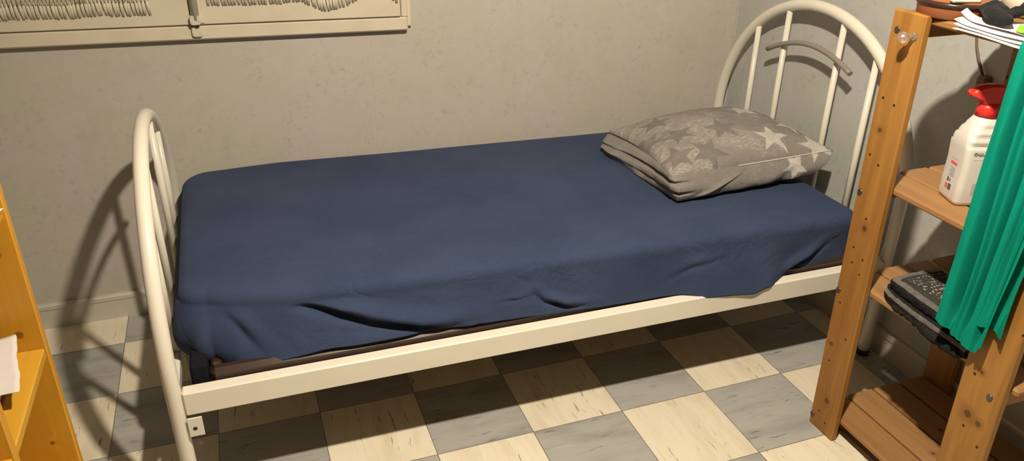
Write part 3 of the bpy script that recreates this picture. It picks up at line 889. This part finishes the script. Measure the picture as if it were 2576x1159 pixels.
nn = len(rows[0]); base0 = len(rm.v); rm.v += rows[0]; rm.f.append([base0+i for i in range(nn)]); rm.mi.append(0); rm.sm.append(True)
base0 = len(rm.v); rm.v += rows[-1]; rm.f.append([base0+i for i in range(nn)]); rm.mi.append(0); rm.sm.append(True)
rug = obj('folded_rug', rm, [M['rugblack'], M['ruggrey'], M['dots'], M['rugplain']], origin=(-.35, -1.6, ZS1))
tag(rug, 'folded black and grey woven rug with white dots on the lower shelf', 'rug')
# fuzzy black edge spilling over the slat
fm = MB(); rr = random.Random(2)
P = []; R_ = []
for k in range(30):
    t = k/29
    P.append((lerp(-.462, -.472, t)+rr.uniform(-.002, .002), lerp(-1.50, -1.728, t), lerp(ZS1+.006, ZS1+.010, t)+rr.uniform(-.003, .003)-.004*ss(.35, .6, t)))
    R_.append(.003+(.004+.007*ss(.2, .6, t))*(1-ss(.9, 1.05, t))+rr.uniform(-.002, .003))
fm.tube(P, R_, 12); obj('fuzzy_edge', fm, M['rugblack'], rug)

# ------------------------------------------------------------------ green garment
VAL = {0: [(.24, .02, .045, .050), (.40, .03, .022, .012), (.55, -.03, .028, .026), (.73, .06, .040, .050), (.88, .02, .022, .018)],
       1: [(.30, 0, .06, .010), (.65, .1, .06, .012), (.9, 0, .04, .006)]}
gm = MB(); rows = []
HG = [(-1.665, .600), (-1.70, .585), (-1.735, .565), (-1.772, .560), (-1.785, .566)]
def gsheet(u0, u1, nU, hem, y0f, y1f, xoff, ph, amp, fr_):
    rows = []
    for k in range(61):
        f = k/60; row = []
        for i in range(nU+1):
            u = i/nU
            zh = hem(u); z = lerp(1.285, zh, f)
            y = lerp(y0f(f), y1f(f), u)
            dep = sum(A*math.exp(-((u-(c+dc*f))/(w_*(1+.4*f)))**2) for c, dc, w_, A in VAL[ph])*(1-.75*ss(.86, 1., f))
            x = xoff-amp*(.6+.4*math.sin(u*fr_+f*1.2))+dep-.004*f+.003*noise.noise(Vector((u*7, f*5, 2)))
            x = min(x, -.479 if y < -1.735 else -.456)
            if f < .04: x += (.04-f)*.6
            row.append((x, y+.010*math.sin(f*5+u*3)*f*(1-f), z))
        rows.append(row)
    return rows
gm.grid(gsheet(0, 1, 160, lambda u: table([(0, .605), (.3, .590), (.62, .572), (.82, .566), (1, .60)], u), lambda f: -1.668-.004*f, lambda f: lerp(-1.83, -1.795, f), -.498, 0, .022, 5.))
gr = tag(empty('green_garment', (-.51, -1.74, .58)), 'green jersey garment hanging in folds from the top shelf', 'garment')
obj('front_panel', gm, M['green'], gr)
gm = MB(); gm.grid(gsheet(0, 1, 50, lambda u: .640-.004*math.sin(u*9), lambda f: -1.752, lambda f: lerp(-1.90, -1.822, ss(0, .8, f)), -.486, 1, .012, 6.))
obj('rear_panel', gm, M['green'], gr)
gm = MB(); rows = []
for k in range(12):
    f = k/11; rows.append([(lerp(-.512, -.40, f)-.010*math.sin(u*1.1)*(1-f), -1.668-.011*u, 1.285+.010*math.sin(PI*f)*.6+.004*math.sin(u*1.7+f*3)) for u in range(22)])
gm.grid(rows); obj('folded_top', gm, M['green'], gr)

# ------------------------------------------------------------------ things on the top shelf
ZT = 1.284-.004
ZS = 1.250                                           # top of the top slats
pot = tag(empty('lidded_pot', (-.383, -1.380, ZS)), 'brown terracotta lidded pot with dark rim on the top shelf', 'pot')
pc = (-.383, -1.380, ZS)
m = MB(); m.lathe(pc, [(0, 0.001), (.078, .001), (.082, .004), (.0845, .028)], 56); obj('pot_body', m, M['terra'], pot)
m = MB(); m.lathe(pc, [(.083, .027), (.0885, .029), (.090, .034), (.0885, .039), (.083, .040)], 56); obj('rim', m, M['darkrim'], pot)
m = MB(); m.lathe(pc, [(.083, .039), (.078, .043), (.062, .052), (.035, .058), (0, .060)], 56); obj('lid', m, M['terra'], pot)
m = MB(); m.box((-.033, -.010, 0), (.033, .010, .011), .004)
a_ = -.344
m.v = [(pc[0]-.044+x*math.cos(a_)-y*math.sin(a_), pc[1]-.060+x*math.sin(a_)+y*math.cos(a_), pc[2]+.0425+z) for x, y, z in m.v]; obj('handle', m, M['ivory'], pot)
bw = MB(); bw.lathe((-.205, -1.445, ZS), [(0, 0.001), (.05, .001), (.072, .02), (.078, .05), (.070, .08), (.0, .088)], 40)
tag(obj('ivory_box', bw, M['ivory'], origin=(-.205, -1.445, ZS)), 'rounded ivory container beside the brown pot, behind the black cloth', 'container')

def sheet_paper(k, A, B, Cc, D, zoff, curl, label):
    """A back-left, B back-right, Cc front-right, D front-left (x, y)"""
    rows = []
    for j in range(19):
        v = j/18; row = []
        for i in range(25):
            u = i/24
            x = lerp(lerp(A[0], B[0], u), lerp(D[0], Cc[0], u), v); y = lerp(lerp(A[1], B[1], u), lerp(D[1], Cc[1], u), v)
            over = max(0, -.460-x)
            z = ZS+.0015+zoff-over*over*3.0*(.4+u)+.0022*math.sin(u*6+k*1.1)*v*u+curl*(max(0, .22-u)/.22)**2*max(0, 1-abs(v-.8)*2.)
            row.append((x, y, z))
        rows.append(row)
    m = MB(); m.grid(rows); o = obj('paper_sheet', m, M['paper'], origin=(-.46, -1.58, ZS), solid=.0007)
    tag(o, label, 'paper', 'papers on the top shelf'); return o
sheet_paper(0, (-.37, -1.500), (-.33, -1.70), (-.500, -1.690), (-.499, -1.486), .000, .0, 'lowest white sheet of the pile, its corner pointing left past the top shelf edge')
sheet_paper(1, (-.38, -1.490), (-.33, -1.69), (-.495, -1.685), (-.492, -1.480), .0045, .006, 'second white sheet from the bottom of the pile on the top shelf')
sheet_paper(2, (-.39, -1.482), (-.30, -1.68), (-.490, -1.680), (-.484, -1.472), .0090, .010, 'third white sheet from the bottom of the pile on the top shelf')
sheet_paper(3, (-.40, -1.478), (-.30, -1.67), (-.480, -1.672), (-.462, -1.466), .0145, .022, 'topmost white sheet of the pile on the top shelf, corner curled up')
# black cloth lying over the papers and the container
def limp(path, rad, flat, name, mat, parent, n=18):
    m = MB(); m.tube(path, rad, n, flat=flat)
    m.v = [(x+.008*noise.noise(Vector((x*40, y*40, z*40))), y+.008*noise.noise(Vector((x*40, y*40, z*40+9))), max(ZS+.018, z+.007*noise.noise(Vector((x*45, y*45, z*45+3))))) for x, y, z in m.v]
    return obj(name, m, mat, parent)
bc = tag(empty('black_cloth', (-.42, -1.53, ZS+.02)), 'crumpled black cloth lying on the papers on the top shelf', 'cloth')
def densify(P, n=5):
    Q = []
    for a, b in zip(P, P[1:]): Q += [tuple(lerp(a[i], b[i], k/n) for i in range(3)) for k in range(n)]
    return Q+[P[-1]]
def rad(R, n=5):
    Q = []
    for a, b in zip(R, R[1:]): Q += [lerp(a, b, k/n) for k in range(n)]
    return Q+[R[-1]]
limp(densify([(-.372, -1.478, 1.290), (-.400, -1.492, 1.290), (-.430, -1.525, 1.287), (-.452, -1.560, 1.284), (-.468, -1.590, 1.281)]), rad([.014, .024, .026, .024, .010]), .5, 'cloth_body', M['blackcloth'], bc, 24)
limp(densify([(-.43, -1.55, 1.285), (-.385, -1.548, 1.292), (-.345, -1.548, 1.306), (-.30, -1.565, 1.316), (-.27, -1.60, 1.305), (-.25, -1.64, 1.285)]), rad([.016, .017, .018, .020, .020, .014]), .55, 'cloth_end', M['blackcloth'], bc, 24)
lt = MB(); rows = []
for j in range(9):
    v = j/8; rows.append([(lerp(-.415, -.475, v)-.01*(i/12), -1.585-.09*(i/12)-.035*v*(1-i/12), 1.271+.004*math.sin(v*4+i*.3)+.003*v) for i in range(13)])
lt.grid(rows); tag(obj('green_note', lt, M['lime'], origin=(-.45, -1.63, 1.272), solid=.0008), 'lime green slip of paper on top of the white papers', 'paper')

# cord and small brown block on the right wall behind the shelf
cd = tag(empty('hanging_cord', (-.012, -1.2, 1.03)), 'thin brown cord running down the wall to a small block behind the shelves', 'cord')
m = MB(); m.tube([(-.010, -1.12, 1.30), (-.009, -1.145, 1.135), (-.010, -1.158, 1.10), (-.011, -1.176, 1.068), (-.012, -1.205, 1.026)], .0038, 10); obj('cable', m, M['cord'], cd)
m = MB(); m.box((-.030, -1.230, .990), (-.0002, -1.202, 1.028), .003); obj('socket_block', m, M['plug'], cd)

# ------------------------------------------------------------------ bookcase at the left edge
BX, BY = -2.436, -1.30                     # front plane, inner face of the far side panel
bk = tag(empty('bookcase', (-2.58, -1.75, 0)), 'yellow pine bookcase cut off by the left edge of the view', 'bookcase')
BL, BDk = (.62, .33, .032), (.50, .235, .018)
M['bkside'] = mat_wood('yellow_pine_upright', BL, BDk, 'z', [(-2.475, BY, .745, .010), (-2.498, BY, .73, .007), (-2.478, BY, .475, .006), (-2.47, BY, .92, .010)], rough=.4, contrast=1.5)
M['bkshelf'] = mat_wood('yellow_pine_shelf', (.56, .305, .030), (.49, .24, .022), 'y', rough=.4)
XBk = -2.74
for (y0, y1) in ((BY, BY+.020), (BY-.322, BY-.302), (BY-.92, BY-.90)):
    m = MB(); m.box((XBk, y0, 0), (BX, y1, 1.42), .0025, fn=lambda x, y, z: (x+.006*(z-.7), y, z)); obj('side_panel', m, M['bkside'], bk)
for zt in (.09, .400, .707, 1.012, 1.42):
    for (ya, yb) in ((BY-.302, BY), (BY-.90, BY-.322)):
        m = MB(); m.box((XBk+.008, ya, zt-.020), (BX-.004, yb, zt), .002); obj('shelf', m, M['bkshelf'], bk)
m = MB(); m.box((XBk-.012, BY-.92, .02), (XBk-.004, BY+.02, 1.42)); obj('back_panel', m, M['bkside'], bk)
# a red book and loose sheets on the shelf
def book(x0, y0, x1, y1, z, h, cover, label, rot):
    r = tag(empty('book', ((x0+x1)/2, (y0+y1)/2, z)), label, 'book', )
    cx, cy = (x0+x1)/2, (y0+y1)/2
    def R2(x, y, zz): return (cx+(x-cx)*math.cos(rot)-(y-cy)*math.sin(rot), cy+(x-cx)*math.sin(rot)+(y-cy)*math.cos(rot), zz)
    m = MB(); m.box((x0, y0, z), (x1, y1, z+.0025), fn=R2); m.box((x0, y0, z+h-.0025), (x1, y1, z+h), fn=R2); m.box((x0, y0, z), (x0+.0025, y1, z+h), fn=R2); obj('cover', m, cover, r)
    m = MB(); m.box((x0+.002, y0+.004, z+.0025), (x1-.005, y1-.004, z+h-.0025), fn=R2); obj('pages', m, M['pages'], r)
    return r
book(-2.645, -1.53, -2.482, -1.350, .708, .022, M['bookred'], 'dark red book lying on the bookcase shelf, under another book', .04)
book(-2.65, -1.51, -2.488, -1.350, .731, .016, M['bookdark'], 'dark brown book lying on the red book under a white sheet', .03)
rows = []
for j in range(21):
    v = j/20; row = []
    for i in range(17):
        u = i/16
        xr, yr = lerp(-2.470, -2.439, v)+.0012*math.sin(v*11)+.0006*math.sin(v*29), lerp(-1.331, -1.500, v)
        row.append((lerp(xr-.15, xr, u), yr-.028*(1-u)-.006*math.sin(u*6)*v, .7535+.005*math.sin(v*3+u*2)+.008*u*u*(1-v)))
    rows.append(row)
m = MB(); m.grid(rows); tag(obj('loose_sheet', m, M['paper_b'], origin=(-2.54, -1.42, .75), solid=.0008), 'torn white sheet of paper lying on the books in the bookcase', 'paper')
rows = [[(lerp(-2.62, -2.431, i/8)-.03*j/8, lerp(-1.315, -1.42, j/8), 1.0135+.003*(i/8)**2) for i in range(9)] for j in range(9)]
m = MB(); m.grid(rows); tag(obj('loose_sheet', m, M['paper'], origin=(-2.54, -1.37, 1.0125), solid=.0008), 'white sheet whose corner pokes out from the upper bookcase shelf', 'paper')

# ------------------------------------------------------------------ light and camera
ld = bpy.data.lights.new('ceiling_lamp', 'SPOT'); ld.energy = 298; ld.color = (1., .862, .675); ld.shadow_soft_size = .038
ld.spot_size = math.radians(172); ld.spot_blend = 1.          # pendant lamp with a shade opening downwards
lo = bpy.data.objects.new('ceiling_lamp', ld); C.objects.link(lo); lo.location = (-1.45, -2.0, 2.455)
lo.rotation_euler = (Vector((-.85, -1.25, 0))-lo.location).to_track_quat('-Z', 'Y').to_euler()
wd = bpy.data.worlds.new('room_air'); S.world = wd; wd.use_nodes = True
wd.node_tree.nodes['Background'].inputs[0].default_value = (.9, .85, .75, 1); wd.node_tree.nodes['Background'].inputs[1].default_value = 0.

cam = bpy.data.cameras.new('camera'); co = bpy.data.objects.new('camera', cam); C.objects.link(co)
co.location = (-2.0139577, -2.8041490, 1.6214278); co.rotation_euler = (1.1022314704, -0.0127358952, -0.3447705229)
cam.sensor_fit = 'HORIZONTAL'; cam.sensor_width = 36.; cam.lens = 1970.3866/2576*36.; cam.clip_start = .02
S.camera = co
S.view_settings.view_transform = 'Standard'; S.view_settings.look = 'None'
S.view_settings.exposure = 0.; S.view_settings.gamma = 1.; S.view_settings.use_curve_mapping = False
